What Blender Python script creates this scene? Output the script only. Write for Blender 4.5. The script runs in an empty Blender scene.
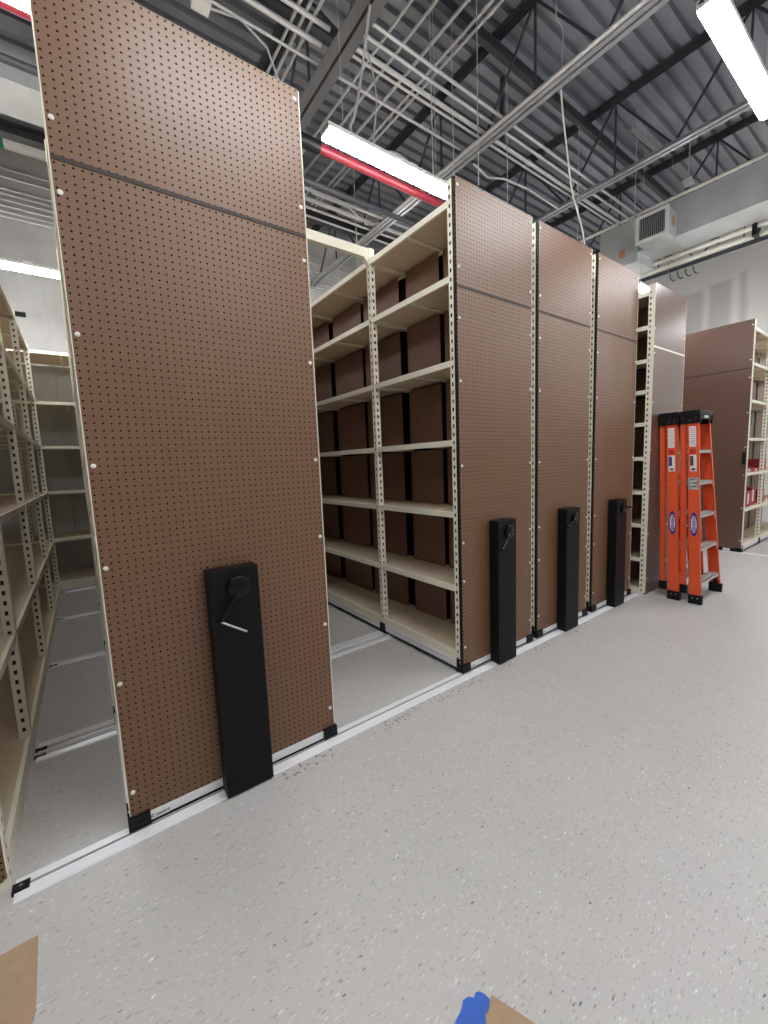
import bpy, bmesh, math, random
from mathutils import Vector, Matrix
random.seed(7)
PI = math.pi
scn = bpy.context.scene
COL = scn.collection

# ------------------------------------------------------------------ camera
F_PX, YAW, PITCH, ROLL = 410.5, -0.62941, -0.116533, -0.039728
cy, sy, cp, sp = math.cos(YAW), math.sin(YAW), math.cos(PITCH), math.sin(PITCH)
fw = Vector((-sy * cp, cy * cp, sp))
rt0 = Vector((cy, sy, 0)); up0 = rt0.cross(fw)
cr, sr = math.cos(ROLL), math.sin(ROLL)
rt = rt0 * cr + up0 * sr
up = up0 * cr - rt0 * sr
cam_d = bpy.data.cameras.new('camera')
cam = bpy.data.objects.new('camera', cam_d); COL.objects.link(cam)
cam.matrix_world = Matrix(((rt.x, up.x, -fw.x, 0), (rt.y, up.y, -fw.y, 0), (rt.z, up.z, -fw.z, 1.404), (0, 0, 0, 1)))
cam_d.sensor_fit = 'VERTICAL'; cam_d.sensor_height = 24.0; cam_d.lens = 24.0 * F_PX / 1024
cam_d.clip_start = 0.02; cam_d.clip_end = 100
scn.camera = cam

# ------------------------------------------------------------------ world, exposure
w = bpy.data.worlds.new('world'); scn.world = w; w.use_nodes = True
w.node_tree.nodes['Background'].inputs[0].default_value = (0.8, 0.85, 0.9, 1)
w.node_tree.nodes['Background'].inputs[1].default_value = 0.05
scn.view_settings.view_transform = 'Standard'
scn.view_settings.look = 'None'
scn.view_settings.exposure = 0.0
scn.view_settings.gamma = 1.0
scn.view_settings.use_curve_mapping = False
LAMP = 62.0            # emission strength of the fixtures' diffusers
scn.cycles.max_bounces = 10
scn.cycles.diffuse_bounces = 6

# ------------------------------------------------------------------ materials
def mat(name, col, rough=0.6, metal=0.0, emit=None, spec=0.5, noise=0.0, nscale=6.0, bump=0.0):
    m = bpy.data.materials.new(name); m.use_nodes = True
    nt = m.node_tree; b = nt.nodes['Principled BSDF']
    b.inputs['Base Color'].default_value = (*col, 1); b.inputs['Roughness'].default_value = rough
    b.inputs['Metallic'].default_value = metal
    b.inputs['Specular IOR Level'].default_value = spec
    if emit:
        b.inputs['Emission Color'].default_value = (*emit[0], 1); b.inputs['Emission Strength'].default_value = emit[1]
    if noise or bump:
        tc = nt.nodes.new('ShaderNodeTexCoord'); n = nt.nodes.new('ShaderNodeTexNoise')
        n.inputs['Scale'].default_value = nscale; n.inputs['Detail'].default_value = 5
        nt.links.new(tc.outputs['Object'], n.inputs['Vector'])
        if noise:
            r = nt.nodes.new('ShaderNodeMapRange')
            r.inputs['From Min'].default_value = 0.3; r.inputs['From Max'].default_value = 0.7
            r.inputs['To Min'].default_value = 1 - noise; r.inputs['To Max'].default_value = 1 + noise
            nt.links.new(n.outputs['Fac'], r.inputs['Value'])
            mx = nt.nodes.new('ShaderNodeVectorMath'); mx.operation = 'SCALE'
            mx.inputs[0].default_value = col; nt.links.new(r.outputs[0], mx.inputs['Scale'])
            nt.links.new(mx.outputs[0], b.inputs['Base Color'])
        if bump:
            bp = nt.nodes.new('ShaderNodeBump'); bp.inputs['Strength'].default_value = bump; bp.inputs['Distance'].default_value = 0.002
            nt.links.new(n.outputs['Fac'], bp.inputs['Height']); nt.links.new(bp.outputs[0], b.inputs['Normal'])
    return m

M = {}
M['cream'] = mat('cream_enamel', (0.88, 0.83, 0.68), 0.40)
M['slot_shade'] = mat('slot_shade_liner', (0.055, 0.045, 0.038), 0.6)  # dark colour painting the shade behind the post slots
M['board'] = mat('particle_board', (0.68, 0.57, 0.42), 0.65, noise=0.10, nscale=60)
M['hard'] = mat('brown_hardboard', (0.200, 0.108, 0.070), 0.45, noise=0.06, nscale=4)
M['alu'] = mat('aluminium', (0.84, 0.84, 0.84), 0.38, 0.25)
M['rail_white'] = mat('rail_metal', (0.86, 0.85, 0.88), 0.30, 0.1)
M['black'] = mat('black_plastic', (0.006, 0.006, 0.007), 0.5, spec=0.25)
M['black_box'] = mat('black_powder_coat', (0.0045, 0.0045, 0.005), 0.5, noise=0.15, nscale=200, spec=0.22)
M['gloss_black'] = mat('gloss_black', (0.004, 0.004, 0.004), 0.15, spec=0.3)
M['chrome'] = mat('chrome', (0.8, 0.8, 0.8), 0.18, 1.0)
M['nylon'] = mat('white_nylon', (0.80, 0.78, 0.70), 0.35)
M['seam'] = mat('seam_strip', (0.055, 0.040, 0.036), 0.6, spec=0.3)
M['orange'] = mat('orange_fibreglass', (0.82, 0.105, 0.030), 0.38)
M['step'] = mat('ribbed_aluminium', (0.55, 0.55, 0.53), 0.42, 0.6)
M['white'] = mat('white_paint', (0.80, 0.80, 0.78), 0.5)
M['sticker'] = mat('sticker_white', (0.80, 0.80, 0.78), 0.5)
M['ink'] = mat('ink_dark', (0.06, 0.06, 0.08), 0.5)
M['inkgrey'] = mat('ink_grey', (0.35, 0.37, 0.38), 0.5)
M['blue'] = mat('label_blue', (0.035, 0.03, 0.30), 0.45)
M['redink'] = mat('label_red', (0.45, 0.03, 0.02), 0.5)
M['lamp'] = mat('diffuser', (0.9, 0.9, 0.9), 0.5, emit=((0.97, 0.98, 1.0), LAMP))
M['steel'] = mat('grey_primer_steel', (0.050, 0.053, 0.064), 0.5)
M['deck'] = mat('steel_deck', (0.25, 0.265, 0.305), 0.42, 0.35, noise=0.25, nscale=1.2)
M['galv'] = mat('galvanised_steel', (0.42, 0.43, 0.46), 0.36, 0.5, noise=0.12, nscale=9)
M['galv_dull'] = mat('dull_galvanised_steel', (0.16, 0.165, 0.18), 0.45, 0.4)
M['conduit'] = mat('emt_conduit', (0.66, 0.66, 0.67), 0.3, 0.35)
M['duct'] = mat('sheet_metal_duct', (0.50, 0.52, 0.53), 0.45, 0.15, noise=0.10, nscale=3)
M['redpipe'] = mat('red_pipe', (0.22, 0.016, 0.030), 0.35)
M['cable'] = mat('grey_cable', (0.5, 0.5, 0.5), 0.5)
M['whitecable'] = mat('white_cable', (0.75, 0.75, 0.72), 0.5)
M['greenlab'] = mat('green_label', (0.0, 0.25, 0.10), 0.5)
M['card'] = mat('cardboard', (0.42, 0.29, 0.18), 0.8, noise=0.06, nscale=40)
M['tape'] = mat('blue_tape', (0.035, 0.13, 0.55), 0.6, noise=0.08, nscale=20)
M['rust'] = mat('orange_tag', (0.55, 0.25, 0.13), 0.6)
M['redbox'] = mat('red_carton', (0.36, 0.03, 0.03), 0.5)
M['motor'] = mat('grey_green_paint', (0.15, 0.17, 0.15), 0.5)

def nodes_of(m): return m.node_tree, m.node_tree.nodes['Principled BSDF']
def newnode(nt, t, **kw):
    n = nt.nodes.new(t)
    for k, v in kw.items(): setattr(n, k, v)
    return n
def mth(nt, op, a, b=None, c=None):
    n = nt.nodes.new('ShaderNodeMath'); n.operation = op
    for i, v in enumerate((a, b, c)):
        if v is None: continue
        if isinstance(v, (int, float)): n.inputs[i].default_value = v
        else: nt.links.new(v, n.inputs[i])
    return n.outputs[0]
def mixc(nt, fac, a, b):
    n = nt.nodes.new('ShaderNodeMix'); n.data_type = 'RGBA'
    if isinstance(fac, (int, float)): n.inputs[0].default_value = fac
    else: nt.links.new(fac, n.inputs[0])
    for idx, v in ((6, a), (7, b)):
        if isinstance(v, tuple): n.inputs[idx].default_value = (*v, 1)
        else: nt.links.new(v, n.inputs[idx])
    return n.outputs[2]

def pegboard(name, col, hole=0.137, rough=0.42):
    m = mat(name, col, rough, spec=0.5)
    nt, b = nodes_of(m)
    tc = newnode(nt, 'ShaderNodeTexCoord'); s = newnode(nt, 'ShaderNodeSeparateXYZ')
    nt.links.new(tc.outputs['Object'], s.inputs[0])
    P = 1 / 0.0254
    u = mth(nt, 'SUBTRACT', mth(nt, 'FRACT', mth(nt, 'MULTIPLY', s.outputs[0], P)), 0.5)
    v = mth(nt, 'SUBTRACT', mth(nt, 'FRACT', mth(nt, 'MULTIPLY', s.outputs[2], P)), 0.5)
    r = mth(nt, 'SQRT', mth(nt, 'ADD', mth(nt, 'MULTIPLY', u, u), mth(nt, 'MULTIPLY', v, v)))
    mask = mth(nt, 'LESS_THAN', r, hole)
    n = newnode(nt, 'ShaderNodeTexNoise'); n.inputs['Scale'].default_value = 3; n.inputs['Detail'].default_value = 6
    nt.links.new(tc.outputs['Object'], n.inputs['Vector'])
    base = mixc(nt, n.outputs['Fac'], tuple(c * 0.92 for c in col), tuple(c * 1.08 for c in col))
    c = mixc(nt, mask, base, (0.014, 0.004, 0.003))
    nt.links.new(c, b.inputs['Base Color'])
    sp_ = mth(nt, 'MULTIPLY', mth(nt, 'SUBTRACT', 1.0, mask), 0.65)
    nt.links.new(sp_, b.inputs['Specular IOR Level'])
    bp = newnode(nt, 'ShaderNodeBump'); bp.inputs['Strength'].default_value = 0.6; bp.inputs['Distance'].default_value = 0.002
    edge = newnode(nt, 'ShaderNodeMapRange'); edge.inputs['From Min'].default_value = hole * 0.7; edge.inputs['From Max'].default_value = hole * 1.25
    nt.links.new(r, edge.inputs['Value']); nt.links.new(edge.outputs[0], bp.inputs['Height'])
    nt.links.new(bp.outputs[0], b.inputs['Normal'])
    return m
BROWN = (0.172, 0.087, 0.044)
M['peg'] = pegboard('brown_pegboard', BROWN)
M['pegdark'] = pegboard('dark_brown_pegboard', (0.130, 0.070, 0.050), hole=0.07, rough=0.30)

def floor_mat():
    m = mat('speckled_vinyl_tile', (0.52, 0.51, 0.50), 0.38)
    nt, b = nodes_of(m)
    tc = newnode(nt, 'ShaderNodeTexCoord')
    nz = newnode(nt, 'ShaderNodeTexNoise'); nz.inputs['Scale'].default_value = 2.2; nz.inputs['Detail'].default_value = 8
    nt.links.new(tc.outputs['Object'], nz.inputs['Vector'])
    base = mixc(nt, nz.outputs['Fac'], (0.50, 0.485, 0.465), (0.575, 0.56, 0.54))
    def flecks(scale, rot, stretch, thr, col, base, seed, keep):
        mp = newnode(nt, 'ShaderNodeMapping'); mp.inputs['Rotation'].default_value = (0, 0, rot)
        mp.inputs['Scale'].default_value = (1, stretch, 1); mp.inputs['Location'].default_value = (seed, seed * 2, 0)
        nt.links.new(tc.outputs['Object'], mp.inputs[0])
        d = newnode(nt, 'ShaderNodeTexNoise'); d.inputs['Scale'].default_value = scale * 1.5
        nt.links.new(mp.outputs[0], d.inputs['Vector'])
        ad = newnode(nt, 'ShaderNodeVectorMath'); ad.operation = 'MULTIPLY_ADD'
        nt.links.new(d.outputs['Color'], ad.inputs[0]); ad.inputs[1].default_value = (0.35 / scale,) * 3; nt.links.new(mp.outputs[0], ad.inputs[2])
        v = newnode(nt, 'ShaderNodeTexVoronoi'); v.inputs['Scale'].default_value = scale
        nt.links.new(ad.outputs[0], v.inputs['Vector'])
        sx = newnode(nt, 'ShaderNodeSeparateColor'); nt.links.new(v.outputs['Color'], sx.inputs[0])
        size = mth(nt, 'MULTIPLY', sx.outputs[1], thr)
        k = mth(nt, 'MULTIPLY', mth(nt, 'LESS_THAN', v.outputs['Distance'], size), mth(nt, 'LESS_THAN', sx.outputs[0], keep))
        k = mth(nt, 'MULTIPLY', k, mth(nt, 'ADD', mth(nt, 'MULTIPLY', sx.outputs[2], 0.7), 0.25))
        return mixc(nt, k, base, col)
    c = flecks(48, 0.5, 3.2, 0.44, (0.74, 0.74, 0.72), base, 1.3, 0.45)
    c = flecks(52, -0.7, 3.4, 0.46, (0.33, 0.32, 0.31), c, 5.1, 0.55)
    c = flecks(40, 1.9, 3.4, 0.42, (0.15, 0.145, 0.14), c, 9.7, 0.16)
    c = flecks(36, 0.9, 2.6, 0.32, (0.9, 0.9, 0.88), c, 3.7, 0.08)
    # tile joints, 12 inch
    s = newnode(nt, 'ShaderNodeSeparateXYZ'); nt.links.new(tc.outputs['Object'], s.inputs[0])
    for ax in (0, 1):
        fr = mth(nt, 'FRACT', mth(nt, 'MULTIPLY', s.outputs[ax], 1 / 0.3048))
        c = mixc(nt, mth(nt, 'MULTIPLY', mth(nt, 'LESS_THAN', fr, 0.004), 0.06), c, (0.25, 0.25, 0.25))
    # brown scuffs dragged along the rail in front of the carriages
    sc = newnode(nt, 'ShaderNodeTexNoise'); sc.inputs['Scale'].default_value = 48; sc.inputs['Detail'].default_value = 6
    nt.links.new(tc.outputs['Object'], sc.inputs['Vector'])
    big = newnode(nt, 'ShaderNodeTexNoise'); big.inputs['Scale'].default_value = 3.1
    nt.links.new(tc.outputs['Object'], big.inputs['Vector'])
    band = mth(nt, 'MULTIPLY', mth(nt, 'MULTIPLY', mth(nt, 'GREATER_THAN', s.outputs[1], 1.66), mth(nt, 'LESS_THAN', s.outputs[1], 1.735)),
               mth(nt, 'MULTIPLY', mth(nt, 'GREATER_THAN', s.outputs[0], 0.5), mth(nt, 'LESS_THAN', s.outputs[0], 4.2)))
    k = mth(nt, 'MULTIPLY', mth(nt, 'MULTIPLY', mth(nt, 'GREATER_THAN', sc.outputs['Fac'], 0.585), mth(nt, 'GREATER_THAN', big.outputs['Fac'], 0.50)), band)
    c = mixc(nt, mth(nt, 'MULTIPLY', k, 0.7), c, (0.16, 0.05, 0.04))
    nt.links.new(c, b.inputs['Base Color'])
    return m
M['floor'] = floor_mat()

def wall_right_mat():
    m = mat('painted_drywall', (0.74, 0.73, 0.71), 0.7)
    nt, b = nodes_of(m)
    tc = newnode(nt, 'ShaderNodeTexCoord'); s = newnode(nt, 'ShaderNodeSeparateXYZ'); nt.links.new(tc.outputs['Object'], s.inputs[0])
    n = newnode(nt, 'ShaderNodeTexNoise'); n.inputs['Scale'].default_value = 1.5; n.inputs['Detail'].default_value = 4
    nt.links.new(tc.outputs['Object'], n.inputs['Vector'])
    y = mth(nt, 'ADD', s.outputs[1], mth(nt, 'MULTIPLY', mth(nt, 'SUBTRACT', n.outputs['Fac'], 0.5), 0.10)); z = s.outputs[2]
    def soft(v, a, b_, e):
        r1 = newnode(nt, 'ShaderNodeMapRange'); r1.inputs['From Min'].default_value = a - e; r1.inputs['From Max'].default_value = a + e; nt.links.new(v, r1.inputs['Value'])
        r2 = newnode(nt, 'ShaderNodeMapRange'); r2.inputs['From Min'].default_value = b_ + e; r2.inputs['From Max'].default_value = b_ - e; nt.links.new(v, r2.inputs['Value'])
        return mth(nt, 'MULTIPLY', r1.outputs[0], r2.outputs[0])
    c = mixc(nt, n.outputs['Fac'], (0.86, 0.85, 0.82), (0.90, 0.89, 0.87))
    for a, b_, t in ((3.18, 3.75, 4.66), (2.73, 3.08, 4.72), (2.50, 2.59, 4.79)):
        k = mth(nt, 'MULTIPLY', soft(y, a, b_, 0.05), soft(z, 2.0, t, 0.04))
        c = mixc(nt, mth(nt, 'MULTIPLY', k, 0.6), c, (0.5, 0.5, 0.5))
    nt.links.new(c, b.inputs['Base Color'])
    return m
M['wall_right'] = wall_right_mat()
M['wall_white'] = mat('white_wall_paint', (0.50, 0.50, 0.49), 0.7, noise=0.03, nscale=2)
def wall_back_mat():
    m = mat('grey_concrete_panel', (0.42, 0.42, 0.41), 0.55, noise=0.0)
    nt, b = nodes_of(m)
    tc = newnode(nt, 'ShaderNodeTexCoord')
    mp = newnode(nt, 'ShaderNodeMapping'); mp.inputs['Scale'].default_value = (1.2, 1, 0.6); nt.links.new(tc.outputs['Object'], mp.inputs[0])
    n = newnode(nt, 'ShaderNodeTexNoise'); n.inputs['Scale'].default_value = 1.6; n.inputs['Detail'].default_value = 7
    nt.links.new(mp.outputs[0], n.inputs['Vector'])
    nt.links.new(mixc(nt, n.outputs['Fac'], (0.30, 0.30, 0.29), (0.80, 0.80, 0.78)), b.inputs['Base Color'])
    return m
M['wall_back'] = wall_back_mat()

# ------------------------------------------------------------------ mesh helpers
class MB:
    def __init__(s): s.v = []; s.f = []; s.m = []; s.mats = []
    def mi(s, m):
        if m is None: return 0
        if m not in s.mats: s.mats.append(m)
        return s.mats.index(m)
    def add(s, vs, fs, m=None):
        o = len(s.v); s.v += [tuple(v) for v in vs]; k = s.mi(m)
        for f in fs: s.f.append(tuple(i + o for i in f)); s.m.append(k)
    def box(s, x0, x1, y0, y1, z0, z1, m=None):
        vs = [(x, y, z) for x in (x0, x1) for y in (y0, y1) for z in (z0, z1)]
        s.add(vs, [(0, 1, 3, 2), (4, 6, 7, 5), (0, 4, 5, 1), (2, 3, 7, 6), (0, 2, 6, 4), (1, 5, 7, 3)], m)
    def bbox(s, x0, x1, y0, y1, z0, z1, r=0.003, m=None):
        # chamfered box
        bm = bmesh.new(); bmesh.ops.create_cube(bm, size=1)
        for v in bm.verts:
            v.co = Vector(((x0 + x1) / 2 + v.co.x * (x1 - x0), (y0 + y1) / 2 + v.co.y * (y1 - y0), (z0 + z1) / 2 + v.co.z * (z1 - z0)))
        bmesh.ops.bevel(bm, geom=bm.edges[:], offset=r, segments=2, affect='EDGES', profile=0.7)
        s.take(bm, m)
    def take(s, bm, m=None):
        bm.verts.ensure_lookup_table(); bm.verts.index_update()
        s.add([v.co[:] for v in bm.verts], [[v.index for v in f.verts] for f in bm.faces], m); bm.free()
    def hexa(s, pts, m=None):     # 8 points, bottom 4 then top 4 (same winding)
        s.add(pts, [(3, 2, 1, 0), (4, 5, 6, 7), (0, 1, 5, 4), (1, 2, 6, 5), (2, 3, 7, 6), (3, 0, 4, 7)], m)
    def tube(s, pts, r, n=10, m=None, cap=True):
        pts = [Vector(p) for p in pts]; rings = []; prev = None
        for i, p in enumerate(pts):
            d = (pts[min(i + 1, len(pts) - 1)] - pts[max(i - 1, 0)]).normalized()
            if prev is None:
                a = d.cross(Vector((0, 0, 1)));
                if a.length < 0.05: a = d.cross(Vector((0, 1, 0)))
            else: a = prev - d * prev.dot(d)
            a.normalize(); prev = a; b = d.cross(a)
            rr = r[i] if isinstance(r, (list, tuple)) else r
            rings.append([p + (a * math.cos(2 * PI * k / n) + b * math.sin(2 * PI * k / n)) * rr for k in range(n)])
        vs = [v[:] for ring in rings for v in ring]; fs = []
        for i in range(len(rings) - 1):
            for k in range(n):
                fs.append((i * n + k, i * n + (k + 1) % n, (i + 1) * n + (k + 1) % n, (i + 1) * n + k))
        if cap: fs.append(tuple(range(n - 1, -1, -1))); fs.append(tuple((len(rings) - 1) * n + k for k in range(n)))
        s.add(vs, fs, m)
    def bar(s, a, b, w, h, upv=(0, 0, 1), m=None):
        a, b = Vector(a), Vector(b); d = (b - a).normalized(); u = Vector(upv); sd = d.cross(u)
        if sd.length < 1e-3: sd = d.cross(Vector((0, 1, 0)))
        sd.normalize(); u = sd.cross(d).normalized(); pts = []
        for p in (a, b):
            for i, j in ((-1, -1), (1, -1), (1, 1), (-1, 1)): pts.append((p + sd * i * w / 2 + u * j * h / 2)[:])
        s.hexa(pts, m)
    def prism(s, poly, z0, z1, m=None):
        n = len(poly); vs = [(x, y, z0) for x, y in poly] + [(x, y, z1) for x, y in poly]
        s.add(vs, [tuple(range(n - 1, -1, -1)), tuple(range(n, 2 * n))] + [(i, (i + 1) % n, n + (i + 1) % n, n + i) for i in range(n)], m)
    def build(s, name, m=None, parent=None, loc=None, smooth=False, fix=True):
        me = bpy.data.meshes.new(name); me.from_pydata(s.v, [], s.f)
        ms = list(s.mats) if s.mats else [m]
        if s.mats and m is not None and m not in ms: pass
        for x in ms: me.materials.append(x)
        if s.mats: me.polygons.foreach_set('material_index', s.m)
        me.update()
        if fix:
            bm = bmesh.new(); bm.from_mesh(me); bmesh.ops.recalc_face_normals(bm, faces=bm.faces); bm.to_mesh(me); bm.free()
        if smooth:
            for p in me.polygons: p.use_smooth = True
            try: me.set_sharp_from_angle(angle=0.7)
            except Exception: pass
        o = bpy.data.objects.new(name, me); COL.objects.link(o)
        if parent is not None: o.parent = parent
        if loc is not None: o.location = loc
        return o

def tag(o, label=None, cat=None, group=None, kind=None):
    if label: o['label'] = label
    if cat: o['category'] = cat
    if group: o['group'] = group
    if kind: o['kind'] = kind
    return o
def thing(name, label, cat, loc=(0, 0, 0), rz=0.0, group=None):
    o = bpy.data.objects.new(name, None); COL.objects.link(o); o.empty_display_size = 0.1
    o.location = loc; o.rotation_euler = (0, 0, rz)
    return tag(o, label, cat, group)
def one(mb, name, m, label, cat, group=None, kind=None, smooth=False, center=True):
    # single-mesh thing with its origin at its own base
    o = None
    if center and kind != 'structure':
        xs = [v[0] for v in mb.v]; ys = [v[1] for v in mb.v]; zs = [v[2] for v in mb.v]
        c = ((min(xs) + max(xs)) / 2, (min(ys) + max(ys)) / 2, min(zs))
        mb.v = [(v[0] - c[0], v[1] - c[1], v[2] - c[2]) for v in mb.v]
        o = mb.build(name, m, None, c, smooth)
    else:
        o = mb.build(name, m, None, None, smooth)
    return tag(o, label, cat, group, kind)
def text_mesh(name, txt, size, m, parent, mw, extrude=0.0004):
    cu = bpy.data.curves.new(name, 'FONT'); cu.body = txt; cu.size = size; cu.extrude = extrude; cu.offset = size * .03
    cu.align_x = 'CENTER'; cu.align_y = 'CENTER'
    tmp = bpy.data.objects.new(name + '_tmp', cu)
    me = bpy.data.meshes.new_from_object(tmp); bpy.data.objects.remove(tmp)
    me.transform(mw); me.materials.clear(); me.materials.append(m)
    o = bpy.data.objects.new(name, me); COL.objects.link(o); o.parent = parent
    return o

# ------------------------------------------------------------------ the room
RX0, RX1, RY0, RY1, RZ = -4.0, 10.6, -5.0, 7.2, 5.6
b = MB(); b.box(RX0, RX1, RY0, RY1, -0.1, 0.0); one(b, 'floor', M['floor'], 'pale grey speckled vinyl tile floor', 'floor', kind='structure')
b = MB(); b.box(RX0 - .15, RX0, RY0, RY1, 0, RZ + .2); one(b, 'wall_left', M['wall_back'], 'grey side wall behind the left shelving', 'wall', kind='structure')
b = MB(); b.box(RX1, RX1 + .15, RY0, RY1, 0, RZ + .2); one(b, 'wall_right', M['wall_right'], 'white wall with patches of unpainted drywall at far right', 'wall', kind='structure')
b = MB(); b.box(RX0, RX1, RY0 - .15, RY0, 0, RZ + .2); one(b, 'wall_front', M['wall_white'], 'white wall behind the viewer', 'wall', kind='structure')
# back wall: precast panels with raised vertical joints
b = MB(); b.box(RX0, RX1, RY1, RY1 + .15, 0, RZ + .2)
x = -3.80
while x < 10.5:
    b.box(x, x + 0.05, RY1 - 0.028, RY1, 0, 4.55); x += 0.9
one(b, 'wall_back', M['wall_back'], 'grey panelled rear wall with vertical joints', 'wall', kind='structure')
b = MB(); b.box(-0.50, -0.37, RY1 - 0.012, RY1 - 0.0005, 3.47, 3.53)
one(b, 'wall_slot', M['black'], 'small black slot vent on the grey rear wall', 'vent')

# ribbed steel deck
b = MB(); pitch = 0.1524; y = RY0; prof = []
while y < RY1 + .1:
    prof += [(y, RZ), (y + 0.090, RZ), (y + 0.100, RZ + 0.045), (y + 0.142, RZ + 0.045)]; y += pitch
n = len(prof)
vs = [(RX0, a, c) for a, c in prof] + [(RX1, a, c) for a, c in prof] + [(RX0, a, c + .02) for a, c in prof] + [(RX1, a, c + .02) for a, c in prof]
fs = []
for i in range(n - 1):
    fs.append((i, i + 1, n + i + 1, n + i)); fs.append((2 * n + i, 3 * n + i, 3 * n + i + 1, 2 * n + i + 1))
b.add(vs, fs)
o = b.build('ceiling', M['deck'], fix=False); tag(o, 'ribbed grey metal roof deck', 'ceiling', kind='structure')

# ------------------------------------------------------------------ range (mobile carriage) builder
def holed_strip(mb, x0, x1, face_y0, face_y1, z0, z1, step=0.0508, hh=0.022, hw=0.0135, two=False, m=None):
    """strip lying in a y-z plane between x0 and x1, with real slots"""
    t0, t1 = x0, x1
    ys = [face_y0]
    if two:
        c1 = face_y0 + (face_y1 - face_y0) * 0.27; c2 = face_y0 + (face_y1 - face_y0) * 0.73
        ys += [c1 - hw / 2, c1 + hw / 2, c2 - hw / 2, c2 + hw / 2]
    else:
        c1 = (face_y0 + face_y1) / 2; ys += [c1 - hw / 2, c1 + hw / 2]
    ys.append(face_y1)
    zs = [z0]; z = z0 + 0.03
    while z + hh < z1 - 0.02: zs += [z, z + hh]; z += step
    zs.append(z1)
    for t, flip in ((t0, False), (t1, True)):
        o = len(mb.v); ny = len(ys)
        vs = [(t, yy, zz) for zz in zs for yy in ys]; fs = []
        for j in range(len(zs) - 1):
            for i in range(ny - 1):
                if j % 2 == 1 and i % 2 == 1: continue
                q = (j * ny + i, j * ny + i + 1, (j + 1) * ny + i + 1, (j + 1) * ny + i)
                fs.append(q[::-1] if flip else q)
        mb.add(vs, fs, m)
    # rim
    mb.add([(t0, face_y0, z0), (t1, face_y0, z0), (t1, face_y0, z1), (t0, face_y0, z1)], [(0, 1, 2, 3)], m)
    mb.add([(t0, face_y1, z0), (t1, face_y1, z0), (t1, face_y1, z1), (t0, face_y1, z1)], [(3, 2, 1, 0)], m)
    mb.add([(t0, face_y0, z1), (t1, face_y0, z1), (t1, face_y1, z1), (t0, face_y1, z1)], [(0, 1, 2, 3)], m)

SCREW_2 = [.181, .627, .88, 1.372, 1.89, 2.26, 2.55, 3.0]
LV = [0.141, 0.589, 1.078, 1.535, 2.019, 2.51, 2.93]
SCREW_L = [0.165, 0.615, 1.063, 1.437, 1.887, 2.337, 2.562, 3.0]

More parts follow.
